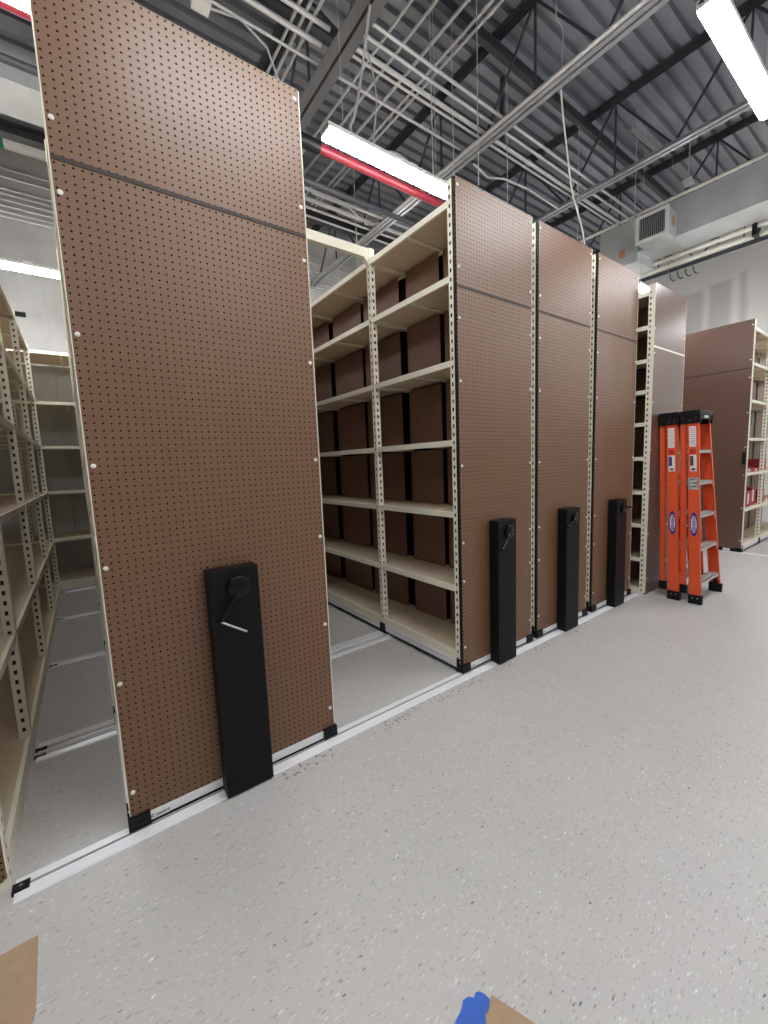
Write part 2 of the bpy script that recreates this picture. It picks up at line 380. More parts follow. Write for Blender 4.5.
def make_range(name, label, cat, loc, rz, W, joints, levels=LV, top=3.035, base='carriage', sides='LR', panel=True,
               backs=True, crank=None, box_w=0.19, panel_bot=0.05, seam=2.445, group=None, panel_mat=None, brand=False, halfdepth=None,
               boardm=None, sheen_seam=False, screws=None, trim_or_shadow='black'):
    pm = panel_mat or M['peg']
    R = thing(name, label, cat, loc, rz, group)
    ph = 0.036               # post width
    zb = 0.085 if base == 'carriage' else 0.0
    D = joints[-1]
    P0 = 0.016               # posts start behind the end panel
    # posts: slotted angles, one slotted face toward the aisle and one toward the front
    for j, yj in enumerate(joints):
        end = (j == 0 or j == len(joints) - 1)
        ya, yb = (P0 + .002, P0 + .002 + ph) if j == 0 else ((yj - ph, yj) if end else (yj - 0.020, yj + 0.020))
        z0 = 0.055 if base == 'carriage' else 0.0
        pt = top if j == 0 else top - .025
        for side in 'LR':
            if side not in sides and not (len(sides) == 1): continue
            u = MB()
            xx = 0.0 if side == 'L' else W
            sg = 1 if side == 'L' else -1
            a, c = sorted((xx, xx + sg * 0.0012))
            holed_strip(u, a, c, ya, yb, z0, pt, m=M['cream'])
            a, c = sorted((xx + sg * .0012, xx + sg * 0.046))
            f = MB(); holed_strip(f, ya, ya + .0012, a, c, z0, pt)
            u.add([(v[1], v[0], v[2]) for v in f.v], f.f, M['cream'])
            u.box(*sorted((xx + sg * .0012, xx + sg * 0.046)), yb - .0012, yb, z0, pt, M['cream'])
            u.box(*sorted((xx + sg * .0445, xx + sg * .046)), ya + .0013, yb - .0013, z0, pt, M['cream'])
            # dark liners added inside so the slots read as shaded
            u.box(*sorted((xx + sg * .002, xx + sg * .044)), yb - .0026, yb - .0014, z0 + .01, pt - .01, M['slot_shade'])
            u.box(*sorted((xx + sg * .0425, xx + sg * .0443)), ya + .0016, yb - .003, z0 + .01, pt - .01, M['slot_shade'])
            u.build('upright', M['cream'], R, fix=True)
    # shelves
    for j in range(len(joints) - 1):
        y0 = (P0 + .004) if j == 0 else joints[j]; y1 = joints[j + 1]
        for side in sides:
            xf = 0.0 if side == 'L' else W
            sg = 1 if side == 'L' else -1
            mid = W / 2
            xin = (halfdepth if halfdepth else mid - 0.004) if side == 'L' else mid + 0.004
            for zi, z in enumerate(levels):
                s = MB(); a, c = sorted((xf + sg * 0.022, xin))
                s.box(a, c, y0 + .003, y1 - .003, z - 0.016, z - 0.001)
                sh = s.build('shelf', boardm or M['board'], R)
                e = MB(); h = 0.036
                # front beam (step profile), with back beam and end rails
                a, c = sorted((xf + sg * 0.0035, xf + sg * 0.021))
                if j == 0: e.box(a, c, y0 + ph + .002, y1 - .021, z - h, z + 0.001)
                else: e.box(a, c, y0 + .021, y1 - .021, z - h, z + 0.001)
                a, c = sorted((xf + sg * 0.022, xin))
                e.box(a, c, y0 + .004, y0 + .020, z - 0.034, z - 0.0165)
                e.box(a, c, y1 - .020, y1 - .004, z - 0.034, z - 0.0165)
                e.box(a, c, (y0 + y1) / 2 - .012, (y0 + y1) / 2 + .012, z - 0.030, z - 0.0165)
                e.build('shelf_beam', M['cream'], sh)
    # upright backs: two tall sheets per bay on either side of the centre
    if backs:
        for j in range(len(joints) - 1):
            y0, y1 = joints[j], joints[j + 1]; g = 0.048; ym = (y0 + y1) / 2
            for side in sides:
                xb = 0.325 if side == 'L' else W - 0.325
                if W < 0.72: xb = 0.31 if side == 'L' else W - 0.31
                if halfdepth: xb = halfdepth - .02
                s = MB()
                for i in range(len(levels)):
                    za = levels[i] + 0.001; zc = (levels[i + 1] - 0.038) if i < len(levels) - 1 else None
                    if zc is None: continue
                    for a, c in ((y0 + g, ym - .024), (ym + .024, y1 - g)):
                        s.box(xb, xb + .004, a, c, za, zc)
                s.build('back_panel', M['hard'], R)
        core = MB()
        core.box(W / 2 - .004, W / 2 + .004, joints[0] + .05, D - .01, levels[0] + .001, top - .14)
        core.build('void_shade_sheet', M['black'], R)  # black sheet painting the dark void seen through the back gaps
    # base
    if base == 'carriage':
        for side in 'LR':
            xf = 0.0 if side == 'L' else W; sg = 1 if side == 'L' else -1
            k = MB()
            a, c = sorted((xf + sg * .002, xf + sg * .030)); k.box(a, c, P0, D, .030, .088)
            a, c = sorted((xf - sg * .004, xf + sg * .004)); k.box(a, c, P0, D, .046, .052); k.box(a, c, P0, D, .076, .082)
            k.build('side_channel', M['alu'], R)
            k = MB(); a, c = sorted((xf + sg * .004, xf + sg * .026)); k.box(a, c, P0 + .04, D - .04, .0885, .104)
            k.build('kick_strip', M['cream'], R)
            k = MB(); a, c = sorted((xf + sg * .006, xf + sg * .04)); k.box(a, c, P0, D, .018, .030)
            k.build('bumper_strip', M['black'], R)
            for j, yj in enumerate(joints):
                k = MB(); a, c = sorted((xf - sg * .007, xf + sg * (0.07 if j in (0,) else .03)))
                ya = -0.014 if j == 0 else yj - .035; yb = .045 if j == 0 else yj + (.035 if j < len(joints) - 1 else 0)
                k.bbox(a, c, ya, yb, .011, .064 if j == 0 else .092, .003)
                if j == 0:
                    a, c = sorted((xf - sg * .006, xf + sg * .004)); k.box(a, c, P0 + .002, .045, .06, .098)
                br = k.build('corner_bracket', M['black'], R)
                if j == 0:
                    k = MB(); k.tube([(xf + sg * .036, -.0145, .034), (xf + sg * .036, -.018, .034)], .008, 12)
                    k.build('bolt', M['gloss_black'], br)
        k = MB(); k.box(.07, W - .07, -.006, .012, .021, panel_bot + .006)
        fs_ = k.build('front_channel', M['alu'] if brand is not None else M['black'], R)
        k = MB(); k.box(.07, W - .07, -.008, .012, .0115, .0205); k.build('channel_gap_shade', M['black'], R)  # black strip painting the dark gap below the channel
        if brand:
            k = MB(); k.box(.072, .135, -.0072, -.0062, .017, .049); lb = k.build('maker_label', M['sticker'], R)
            text_mesh('lettering', 'C montel', .0175, M['ink'], lb, Matrix.Translation((.104, -.0075, .035)) @ Matrix.Rotation(PI / 2, 4, 'X'), .0002)
            k = MB(); k.box(.085, .125, -.0075, -.0072, .022, .0235); k.build('small_print', M['inkgrey'], lb)
        for ax in (0.07,):
            pass
        if not brand and brand is not None:
            k = MB(); k.box(.074, .125, -.0072, -.0062, .018, .048); lb = k.build('maker_label', M['sticker'], R)
            text_mesh('lettering', 'montel', .013, M['ink'], lb, Matrix.Translation((.10, -.0075, .034)) @ Matrix.Rotation(PI / 2, 4, 'X'), .0002)
    else:
        for side in sides:
            xf = 0.0 if side == 'L' else W; sg = 1 if side == 'L' else -1
            k = MB(); a, c = sorted((xf + sg * .004, xf + sg * .02)); k.box(a, c, P0 + .04, D - .04, 0.0, levels[0] - .037)
            k.build('kick_strip', M['cream'], R)
    # end panels
    if panel:
        pb = panel_bot; li = 0.004 if trim_or_shadow == 'cream' else 0.014; ri = 0.004
        k = MB(); k.bbox(li, W - ri, 0.0, .0075, pb, seam - .002, .0012); k.build('lower_end_panel', pm, R)
        k = MB(); k.bbox(li, W - ri, 0.0, .0075, seam + .002, top + .01, .0012); k.build('upper_end_panel', pm, R)
        k = MB(); k.bbox(li + .002, W - ri - .002, -.0022, -.0002, seam - .009, seam + .006, .0008); k.build('joint_strip', M['cream'] if sheen_seam else M['seam'], R)
        k = MB(); k.box(0.001, li - .0004, .006 if trim_or_shadow == 'black' else -.001, .0175, pb + .02, top + .004); k.build('edge_trim_or_shadow', M[trim_or_shadow], R)  # black strip paints the shadow gap beside the post; cream is trim
        k = MB(); k.box(W - .0036, W, -.001, .0175, pb + .02, top + .004); k.build('edge_trim_or_shadow', M['cream'], R)
        for xs_ in (li + 0.016, W - 0.022):
            for z in (screws or SCREW_L):
                if z > top: continue
                k = MB(); k.tube([(xs_, -.0001, z), (xs_, -.003, z), (xs_, -.0045, z)], [.0085, .0085, .005], 12)
                k.tube([(xs_, -.0045, z), (xs_, -.006, z)], .003, 8)
                k.build('screw', M['nylon'], R, smooth=True)
    # crank housing
    if crank is not None:
        xc, ang, glen, gdir = crank; hw = box_w / 2; yf = -.082
        k = MB(); k.bbox(xc - hw, xc + hw, yf, -.007, .008, 1.0, .004); H = k.build('crank_housing', M['black_box'], R, smooth=False)
        hx, hz = xc + .012, .92
        k = MB(); k.tube([(hx, yf + .001, hz), (hx, yf - .018, hz), (hx, yf - .022, hz)], [.046, .046, .040], 28); k.build('crank_hub', M['gloss_black'], H, smooth=True)
        k = MB(); k.tube([(hx, yf - .022, hz), (hx, yf - .0240, hz)], .012, 14); k.build('hub_cap', M['black'], H, smooth=True)
        L = .150 if glen < .09 else .085; ex, ez = hx + L * math.cos(ang), hz + L * math.sin(ang)
        k = MB(); k.tube([(hx, yf - .014, hz), (hx + .3 * (ex - hx), yf - .024, hz + .3 * (ez - hz)), (ex, yf - .026, ez)], [.010, .0085, .0075], 10)
        k.tube([(ex, yf - .02, ez), (ex, yf - .033, ez)], .011, 12); k.build('crank_arm', M['gloss_black'], H, smooth=True)
        k = MB(); g1 = Vector((ex, yf - .036, ez)); g2 = g1 + Vector((.092, -.014, -.058))
        k.tube([g1[:], (g1 * .7 + g2 * .3)[:], (g1 * .2 + g2 * .8)[:], g2[:]], [.0035, .0045, .0045, .0035], 12); k.build('crank_grip', M[gdir], H, smooth=True)
    return R

Y0 = 1.7977
JN = [0.0, 0.8875, 2.06, 3.29, 4.46]
def xr(a, b): return dict(loc=(a, Y0, 0), W=b - a)
make_range('mobile_shelving', 'large brown pegboard shelving carriage nearest the camera, with black crank box in front', 'shelving', (0.018, Y0, 0), 0, 0.918, JN,
           crank=(0.450, math.radians(236), .085, 'step'), brand=True, box_w=.203, trim_or_shadow='cream')
make_range('mobile_shelving', 'cream open shelving carriage right of the wide aisle, its shelves facing the gap', 'shelving', (1.897, Y0, 0), 0, 0.765, JN,
           crank=(0.372, math.radians(228), .085, 'black'), brand=False, screws=SCREW_2)
make_range('mobile_shelving', 'pegboard shelving carriage in the middle of the closed-up three', 'shelving', (2.728, Y0, 0), 0, 0.745, JN,
           crank=(0.372, math.radians(200), .08, 'black'), brand=False, screws=SCREW_2)
make_range('mobile_shelving', 'pegboard shelving carriage farthest right of the closed-up three', 'shelving', (3.562, Y0, 0), 0, 0.756, JN,
           crank=(0.362, math.radians(2), .09, 'black'), brand=False, screws=SCREW_2)
# fixed range behind the ladders
make_range('static_shelving', 'fixed shelving unit with smooth brown end panel standing behind the orange ladders', 'shelving', (4.425, 1.697, 0), 0, 0.765,
           [0.0, 0.9, 2.06, 3.29, 4.46], levels=[.058, .366, .71, 1.038, 1.372, 1.701, 2.006, 2.293, 2.598, 2.9], base='fixed', panel_bot=0.0, top=2.955, seam=2.40, panel_mat=M['pegdark'], sheen_seam=True, trim_or_shadow='cream')
# left range at the picture's edge
make_range('open_shelving', 'cream slotted-post shelving at far left beside the narrow aisle', 'shelving', (-1.10, Y0, 0), 0, 0.762, JN,
           levels=[0.10, 0.64, 1.22, 1.77, 2.31, 2.87], top=2.93, base='fixed', backs=False)
# rear range across the end of the aisle
make_range('rear_shelving', 'cream shelving across the end of the left aisle against the grey wall', 'shelving', (3.30, 6.45, 0), PI / 2, 0.72,
           [0.0, 0.95, 1.9, 2.85, 3.86, 4.5], levels=[0.10, 0.64, 1.23, 1.78, 2.31, 2.90], top=2.94, base='fixed', sides='L', backs=False, panel=False, halfdepth=0.70)
# carriage at far right, shelves facing the viewer
C6 = make_range('mobile_shelving', 'brown pegboard-ended shelving carriage at far right holding red cartons', 'shelving', (7.165, 2.40, 0), -PI / 2, 0.82,
           [0.0, 0.89, 1.78, 2.67], levels=[.09, .596, 1.086, 1.557, 2.057, 2.536, 2.973], top=3.06, panel_mat=M['pegdark'], seam=2.46, brand=None)
k = MB(); k.bbox(.775, .81, -.03, -.0076, 1.21, 1.37, .004); k.build('latch_box', M['black'], C6)
k = MB(); k.box(.62, .70, -.0085, -.0062, .016, .05); k.build('paper_tag', M['sticker'], C6)

# overhead tie between the ranges
b = MB(); b.box(0.94, 1.8955, 2.667, 2.703, 2.938, 3.004)
b.add([(x_, y_, z_) for y_ in (2.668, 2.702) for x_, z_ in ((1.894, 2.937), (1.85, 2.937), (1.894, 2.885))], [(0, 1, 2), (5, 4, 3), (0, 3, 4, 1), (1, 4, 5, 2), (2, 5, 3, 0)])
one(b, 'tie_beam', M['cream'], 'cream overhead tie beam bridging the wide aisle at shelf-top height', 'beam')

# ------------------------------------------------------------------ floor rails
def rail(y0, y1, x0, x1, gy, label, end=True):
    R = thing('floor_rail', label, 'rail', (x0, (y0 + y1) / 2, 0)); c = (y0 + y1) / 2
    k = MB(); k.hexa([(0, y0 - c, 0), (x1 - x0, y0 - c, 0), (x1 - x0, gy - .006 - c, 0), (0, gy - .006 - c, 0),
                      (0, y0 + .004 - c, .006), (x1 - x0, y0 + .004 - c, .006), (x1 - x0, gy - .006 - c, .011), (0, gy - .006 - c, .011)])
    k.build('front_flange', M['rail_white'], R)
    k = MB(); k.box(0, x1 - x0, gy + .006 - c, y1 - c, 0, .011); k.build('rear_flange', M['rail_white'], R)
    k = MB(); k.box(0, x1 - x0, gy - .006 - c, gy + .006 - c, 0, .004); k.build('groove', M['black'], R)
    if end:
        k = MB(); cw = .020 if y0 < 2 else .009; k.bbox(-.008, .040, gy - cw - c, gy + cw - c, 0.0, .0135, .002); e = k.build('end_cap', M['black'], R)
        k = MB(); k.tube([(.016, gy - c, .0135), (.016, gy - c, .0155)], .0065, 12); k.build('screw', M['chrome'], e)
    return R
rail(1.733, 1.822, -.325, 4.38, 1.783, 'pale metal floor rail running along the front of the pegboard carriages')
rail(2.565, 2.625, -.325, 4.38, 2.606, 'nearer rail of the double floor rail in the left aisle')
rail(2.660, 2.735, -.325, 4.38, 2.672, 'farther rail of the double floor rail in the left aisle')
rail(3.82, 3.89, -.325, 4.38, 3.835, 'floor rail third from the front, crossing the left aisle')
rail(5.05, 5.12, -.325, 4.38, 5.065, 'floor rail fourth from the front, crossing the left aisle')
rail(6.22, 6.29, -.325, 4.38, 6.235, 'rearmost floor rail just before the back shelving')
# right-hand rail runs the other way
R = thing('floor_rail', 'pale metal floor rail under the far right shelving carriage', 'rail', (7.14, 0.6, 0))
k = MB(); k.box(-.045, .012, 0, 4.4, 0, .011); k.build('front_flange', M['rail_white'], R)
k = MB(); k.box(.022, .06, 0, 4.4, 0, .011); k.build('rear_flange', M['rail_white'], R)
k = MB(); k.box(.012, .022, 0, 4.4, 0, .004); k.build('groove', M['black'], R)

# ------------------------------------------------------------------ step ladders
def ladder(oy, label, extra_label):
    R = thing('step_ladder', label, 'ladder', (4.755, 1.36 + oy, 0), 0)
    ox, oY = 4.755, 1.36
    def L(x, y, z): return (x - ox, y - oY, z)
    zt = 1.70
    def railx(z, s):     # outer face of the side rail
        t = z / zt
        return (4.46 + .135 * t) if s < 0 else (5.05 - .135 * t)
    def fy(z): return 1.247 + .121 * z / 1.65          # front edge of the front rail
    rails = []
    for s in (-1, 1):
        k = MB(); z0, z1 = .06, 1.72
        # C channel: web plus two flanges
        w_ = .088; t_ = .004; fl = .028
        for (ya, yb, xa, xb) in ((0, w_, 0, t_), (0, t_, 0, fl), (w_ - t_, w_, 0, fl)):
            pts = []
            for z in (z0, z1):
                xo = railx(z, s); y = fy(z)
                a, c = xo + (-s) * xa, xo + (-s) * xb
                pts += [L(a, y + ya, z), L(c, y + ya, z), L(c, y + yb, z), L(a, y + yb, z)]
            k.hexa(pts)
        fr = k.build('front_rail', M['orange'], R); rails.append(fr)
        k = MB(); z0, z1 = .135, 1.74
        def rx(z): return (4.495 + .11 * z / zt) if s < 0 else (5.015 - .11 * z / zt)
        def ry(z): return 1.374 + .10 * z / 1.7
        w2 = .043
        for (ya, yb, xa, xb) in ((0, w2, 0, t_), (0, t_, 0, .022), (w2 - t_, w2, 0, .022)):
            pts = []
            for z in (z0, z1):
                xo = rx(z); y = ry(z); a, c = xo + (-s) * xa, xo + (-s) * xb
                pts += [L(a, y + ya, z), L(c, y + ya, z), L(c, y + yb, z), L(a, y + yb, z)]
            k.hexa(pts)
        k.build('rear_rail', M['orange'], R)
        # feet
        k = MB(); xo = railx(0.03, s); y = fy(0.0)
        a, c = sorted((xo + s * .006, xo - s * .034)); k.bbox(a - ox, c - ox, y - .008 - oY, y + .098 - oY, 0, .085, .004)
        for dy in (.025, .065):
            k.tube([(xo + s * .006 - ox, y + dy - oY, .055), (xo + s * .009 - ox, y + dy - oY, .055)], .005, 8, M['chrome']) if False else None
        ft = k.build('rubber_foot', M['black'], R)
        for dy in (.025, .065):
            k = MB(); k.tube([(xo + s * .006 - ox, y + dy - oY, .058), (xo + s * .009 - ox, y + dy - oY, .058)], .005, 8); k.build('rivet', M['chrome'], ft)
        k = MB(); xo = rx(0.03); y = ry(0.0)
        a, c = sorted((xo + s * .005, xo - s * .028)); k.bbox(a - ox, c - ox, y - .004 - oY, y + .058 - oY, .075, .155, .004); k.build('rubber_foot', M['black'], R)
        # gusset under the lowest step
        k = MB(); xo = railx(.15, s) - s * .006
        k.bar(L(xo, fy(.1) + .03, .075), L(xo - s * .10, fy(.2) + .04, .195), .004, .035, (0, 0, 1)); k.build('knee_brace', M['black'], R)
    for z in (.20, .515, .82, 1.125, 1.42):
        k = MB(); xa, xb = railx(z, -1) + .004, railx(z, 1) - .004; y = fy(z)
        k.box(xa - ox, xb - ox, y + .004 - oY, y + .086 - oY, z - .004, z)
        k.box(xa - ox, xb - ox, y + .004 - oY, y + .008 - oY, z - .030, z)
        k.box(xa - ox, xb - ox, y + .082 - oY, y + .086 - oY, z - .026, z)
        for i in range(7): k.box(xa - ox, xb - ox, y + .009 + i * .0115 - oY, y + .0125 + i * .0115 - oY, z, z + .0016)
        st = k.build('step', M['step'], R)
        k = MB()
        for s, xx in ((1, xa), (-1, xb)):
            k.bar((xx + s * .003 - ox, y + .006 - oY, z - .03), (xx + s * .05 - ox, y + .006 - oY, z - .03 + .0), .003, .004)
            k.bar((xx + s * .004 - ox, y + .004 - oY, z - .07), (xx + s * .045 - ox, y + .004 - oY, z - .028), .014, .003, (0, 1, 0))
        k.build('step_brace', M['step'], st)
    for z in (.34, .70, 1.10, 1.45):
        k = MB(); t = z / zt; yy = 1.366 + .10 * z / 1.7 + .03
        k.bar(L(4.495 + .11 * t + .004, yy, z), L(5.015 - .11 * t - .004, yy, z), .022, .014); k.build('rear_brace', M['step'], R)
    # top cap
    k = MB(); k.bbox(4.575 - ox, 4.925 - ox, 1.355 - oY, 1.515 - oY, 1.735, 1.782, .008)
    k.bbox(4.578 - ox, 4.600 - ox, 1.350 - oY, 1.512 - oY, 1.665, 1.745, .004); k.bbox(4.900 - ox, 4.922 - ox, 1.350 - oY, 1.512 - oY, 1.665, 1.745, .004)
    k.bbox(4.578 - ox, 4.922 - ox, 1.357 - oY, 1.366 - oY, 1.700, 1.745, .003)
    cap = k.build('top_cap', M['black'], R)
    for dy, z in ((1.385, 1.69), (1.385, 1.715), (1.43, 1.69), (1.43, 1.715), (1.49, 1.715)):
        k = MB(); k.tube([(4.578 - ox, dy - oY, z), (4.5755 - ox, dy - oY, z)], .004, 8); k.build('rivet', M['chrome'], cap)
    k = MB(); k.box(4.70 - ox, 4.80 - ox, 1.3555 - oY, 1.3565 - oY, 1.712, 1.735); k.build('plate', M['sticker'], cap)
    # stickers on the outer face of the left front rail
    fr = rails[0]
    def plate(name, z0, z1, u0, u1, m, lift=.0006, parent=fr):
        k = MB(); pts = []
        for z in (z0, z1):
            x = railx(z, -1); y = fy(z)
            pts += [L(x - lift, y + u0, z), L(x - lift + .0004, y + u0, z), L(x - lift + .0004, y + u1, z), L(x - lift, y + u1, z)]
        k.hexa(pts); return k.build(name, m, parent)
    plate('instruction_label', 1.450, 1.635, .020, .072, M['sticker'])
    for i in range(9):
        plate('text_line', 1.468 + i * .018, 1.474 + i * .018, .027, .060 + .006 * (i % 2), M['inkgrey'], .0009)
    plate('warning_label', 1.385, 1.430, .024, .070, M['redink'])
    plate('duty_label', 1.225, 1.375, .018, .070, M['sticker'])
    plate('duty_patch', 1.275, 1.365, .042, .068, M['blue'] if extra_label else M['ink'], .0009)
    plate('barcode_patch', 1.232, 1.252, .028, .060, M['ink'], .0009)
    if not extra_label:
        plate('safety_label', 1.055, 1.165, .004, .084, M['inkgrey'])
        for i in range(6): plate('text_line', 1.065 + i * .016, 1.072 + i * .016, .010 + .012 * (i % 3), .05 + .010 * (i % 3), M['ink'] if i % 2 else M['sticker'], .0009)
    # oval maker badge, reading upward
    zc = .735; xc = railx(zc, -1); yc = fy(zc) + .044
    def oval(name, a, c, m, lift):
        k = MB(); n = 28; vs = []
        for j in range(2):
            for i in range(n):
                t = 2 * PI * i / n; z = zc + a * math.cos(t)
                vs.append(L(railx(z, -1) - lift + j * .0004, fy(z) + .044 + c * math.sin(t), z))
        k.add(vs, [tuple(range(n)), tuple(range(2 * n - 1, n - 1, -1))] + [(i, (i + 1) % n, n + (i + 1) % n, n + i) for i in range(n)])
        return k.build(name, m, fr)
    oval('maker_badge', .112, .030, M['blue'], .0006); oval('badge_field', .078, .022, M['sticker'], .0010)
    # text faces -x, runs down the rail
    mw = Matrix.Translation(L(xc - .0016, yc, zc)) @ Matrix(((-.0794, 0, -1, 0), (-.0733, -1, 0, 0), (-1, 0, 0, 0), (0, 0, 0, 1))) 
    mw = mw @ Matrix.Scale(1.0, 4)
    text_mesh('badge_lettering', 'WERNER', .034, M['blue'], fr, mw, .0003)
    return R
ladder(0.0, 'orange fibreglass stepladder nearest the camera, with its silver steps in view', False)
ladder(0.171, 'orange fibreglass stepladder behind the first, between it and the brown end panel', True)

# ------------------------------------------------------------------ goods on the far right shelves
def carton(x, y, z, w_, d, h, label, rz=0.0):
    R = thing('carton', label, 'box', (x, y, z), rz, 'red cartons on the far right shelving')
    k = MB(); k.bbox(-w_ / 2, w_ / 2, -d / 2, d / 2, 0, h, .004); k.build('box_body', M['redbox'], R)
    k = MB(); k.box(-w_ * .32, -w_ * .05, -d / 2 - .001, -d / 2 - .0002, h * .2, h * .85); k.build('printed_label', M['sticker'], R)
    k = MB(); k.box(-.02, .02, -d / 2 - .0006, d / 2, h, h + .0006); k.build('tape_strip', M['nylon'], R)
S = [.09, .596, 1.086, 1.557, 2.057]
carton(7.62, 1.74, S[1], .26, .22, .22, 'red carton nearest the brown end panel on the second shelf up')
carton(7.90, 1.75, S[1], .22, .22, .26, 'taller red carton close to the post on the second shelf up')
carton(8.30, 1.74, S[1], .24, .22, .20, 'red carton just past the post on the second shelf up')
carton(7.55, 1.73, S[2], .30, .22, .06, 'flat red carton nearest the end panel on the third shelf up')
carton(7.87, 1.73, S[2], .26, .22, .045, 'thinnest flat red carton beside the post on the third shelf up')
carton(8.32, 1.74, S[2], .24, .22, .17, 'red carton just past the post on the third shelf up')
R = thing('motor', 'grey-green machine part standing upright on the fourth shelf of the far right carriage', 'machine part', (7.66, 1.74, S[3]))
k = MB(); k.tube([(0, 0, .012), (0, 0, .05), (0, 0, .16), (0, 0, .19), (0, 0, .30), (0, 0, .32)], [.075, .06, .06, .095, .095, .06], 20); k.build('housing', M['motor'], R, smooth=True)
k = MB(); k.bbox(-.09, .09, -.07, .07, 0, .014, .003); k.build('foot_plate', M['motor'], R)
k = MB(); k.tube([(0, 0, .32), (0, 0, .35)], .018, 12); k.build('shaft', M['chrome'], R)

# ------------------------------------------------------------------ cardboard and tape on the floor
b = MB(); b.prism([(-.60, 1.555), (-.25, 1.557), (-.24, 1.33), (-.27, 1.18), (-.60, 1.15)], 0, .004)
one(b, 'cardboard_sheet', M['card'], 'brown cardboard sheet at the bottom left corner of the floor', 'cardboard')
b = MB(); b.prism([(.733, .612), (.760, .545), (.80, .44), (.70, .40), (.655, .50), (.676, .589), (.705, .596)], 0, .004)
one(b, 'cardboard_sheet', M['card'], 'pointed cardboard scrap on the floor beside the blue tape', 'cardboard')
b = MB(); b.prism([(.590, .600), (.618, .632), (.651, .640), (.665, .649), (.681, .646), (.692, .635), (.702, .640), (.712, .636), (.719, .625), (.722, .607), (.703, .597), (.690, .598), (.678, .584), (.668, .55), (.62, .53), (.59, .56)], .0042, .0052)
one(b, 'masking_tape', M['tape'], 'torn piece of blue tape stuck beside the cardboard scrap', 'tape')

# ------------------------------------------------------------------ light fixtures
def light(x, y, z, label, L=1.2, wire=True, rz=0.0):
    R = thing('ceiling_light', label, 'light fixture', (x, y, z), rz)
    k = MB(); k.bbox(0, L, -.055, .055, .045, .075, .006); k.box(0.0, .006, -.056, .056, .03, .074); k.box(L - .006, L, -.056, .056, .03, .074)
    k.build('housing', M['white'], R)
    k = MB(); n = 8; prof = [(-.052, .0445)] + [(-.052 * math.cos(PI * i / n), .018 - .020 * math.sin(PI * i / n)) for i in range(n + 1)] + [(.052, .0445)]
    vs = [(xx, a, c) for xx in (.0065, L - .0065) for a, c in prof]; m_ = len(prof)
    k.add(vs, [(i, i + 1, m_ + i + 1, m_ + i) for i in range(m_ - 1)] + [(m_ - 1, 0, m_, 2 * m_ - 1), tuple(range(m_)), tuple(range(2 * m_ - 1, m_ - 1, -1))])
    k.build('diffuser', M['lamp'], R)
    if wire:
        k = MB()
        for xx in (.15, L - .15):
            k.tube([(xx, 0, .07), (xx, 0, RZ - z + .0)], .0022, 5)
        k.build('hanger_wire', M['cable'], R)
        k = MB(); k.bbox(L * .62, L * .62 + .07, -.035, .035, .07, .10, .004); k.build('connector_box', M['white'], R)
    return R
light(2.80, 0.875, 3.63, 'bright strip light at the upper right corner of the picture')
light(0.38, 0.86, 3.60, 'strip light above the nearest pegboard carriage, over the viewer')
light(5.25, 0.86, 3.60, 'strip light over the walkway near the ladders')
light(1.585, 2.69, 3.65, 'bright strip light above the open shelving carriage at its top front corner')
light(-0.95, 2.69, 3.59, 'strip light at the top left corner beside the nearest pegboard')
light(6.20, 2.62, 3.60, 'small distant strip light seen just above the last pegboard carriage')
light(-1.0, 5.72, 3.50, 'strip light hanging above the rear shelving at the end of the left aisle')
light(9.3, 1.93, 3.13, 'distant strip light hanging at the right edge before the white wall')
for x_, y_, lab in ((-2.4, 0.86, 'strip light left of the viewer over the walkway'), (8.6, 0.86, 'strip light in front of the far right shelving'), (-1.6, -1.3, 'strip light behind the viewer at left'), (0.9, -1.3, 'strip light directly behind the viewer'),
                    (3.4, -1.3, 'strip light behind the viewer at right'), (5.9, -1.3, 'strip light behind the viewer towards the far wall'),
                    (9.2, -1.8, 'unseen strip light added in the far corner to brighten the right side'),  # added out of view to brighten the right of the room
                    (3.9, 5.72, 'strip light above the rear of the closed-up carriages'), (8.6, 5.2, 'strip light at the rear behind the far right shelving')):
    light(x_, y_, 3.60, lab)

# ------------------------------------------------------------------ roof joists
def joist(x, label, y0=-4.9, y1=7.15, zt=RZ, zb=4.70, wdt=.11, phase=0.0):
    R = thing('roof_joist', label, 'roof joist', (x, 0, zb))
    h = zt - zb
    for nm, z in (('top_chord', h - .07), ('bottom_chord', 0.0)):
        k = MB()
        for s in (-1, 1):
            a, c = sorted((s * .012, s * wdt / 2))
            if nm == 'bottom_chord':
                k.box(a, c, y0, y1, z, z + .006); k.box(*sorted((s * .012, s * .018)), y0, y1, z + .006, z + .06)
            else:
                k.box(a, c, y0, y1, z + .063, z + .069); k.box(*sorted((s * .012, s * .018)), y0, y1, z, z + .063)
        k.build(nm, (M['galv'] if wdt < .15 else M['galv_dull']) if nm == 'bottom_chord' else M['steel'], R)
    y = y0 + .2 + phase; st = .62
    i = 0
    while y < y1 - st:
        k = MB(); up_ = i % 2 == 0
        k.bar((0, y, .03 if up_ else h - .04), (0, y + st, h - .04 if up_ else .03), .018, .022)
        if not up_: k.bar((0, y + .0, h - .04), (0, y, .03), .018, .018)
        k.build('web', M['steel'], R); y += st; i += 1
JX = [(-3.35, 'roof joist nearest the left wall'), (-1.57, 'roof joist over the left shelving'), (0.21, 'roof joist over the nearest pegboard carriage'),
      (2.02, 'broad grey roof joist between the nearest pegboard and the strip light'), (3.775, 'roof joist with conduit clipped along it, crossing the middle of the ceiling'),
      (5.55, 'roof joist right of the middle one, over the closed carriages'), (7.33, 'roof joist above the right-hand duct'), (9.11, 'roof joist over the far right shelving')]
for i, (x, lab) in enumerate(JX): joist(x, lab, wdt=.19 if i == 3 else .11, phase=(.1 * i) % .6)

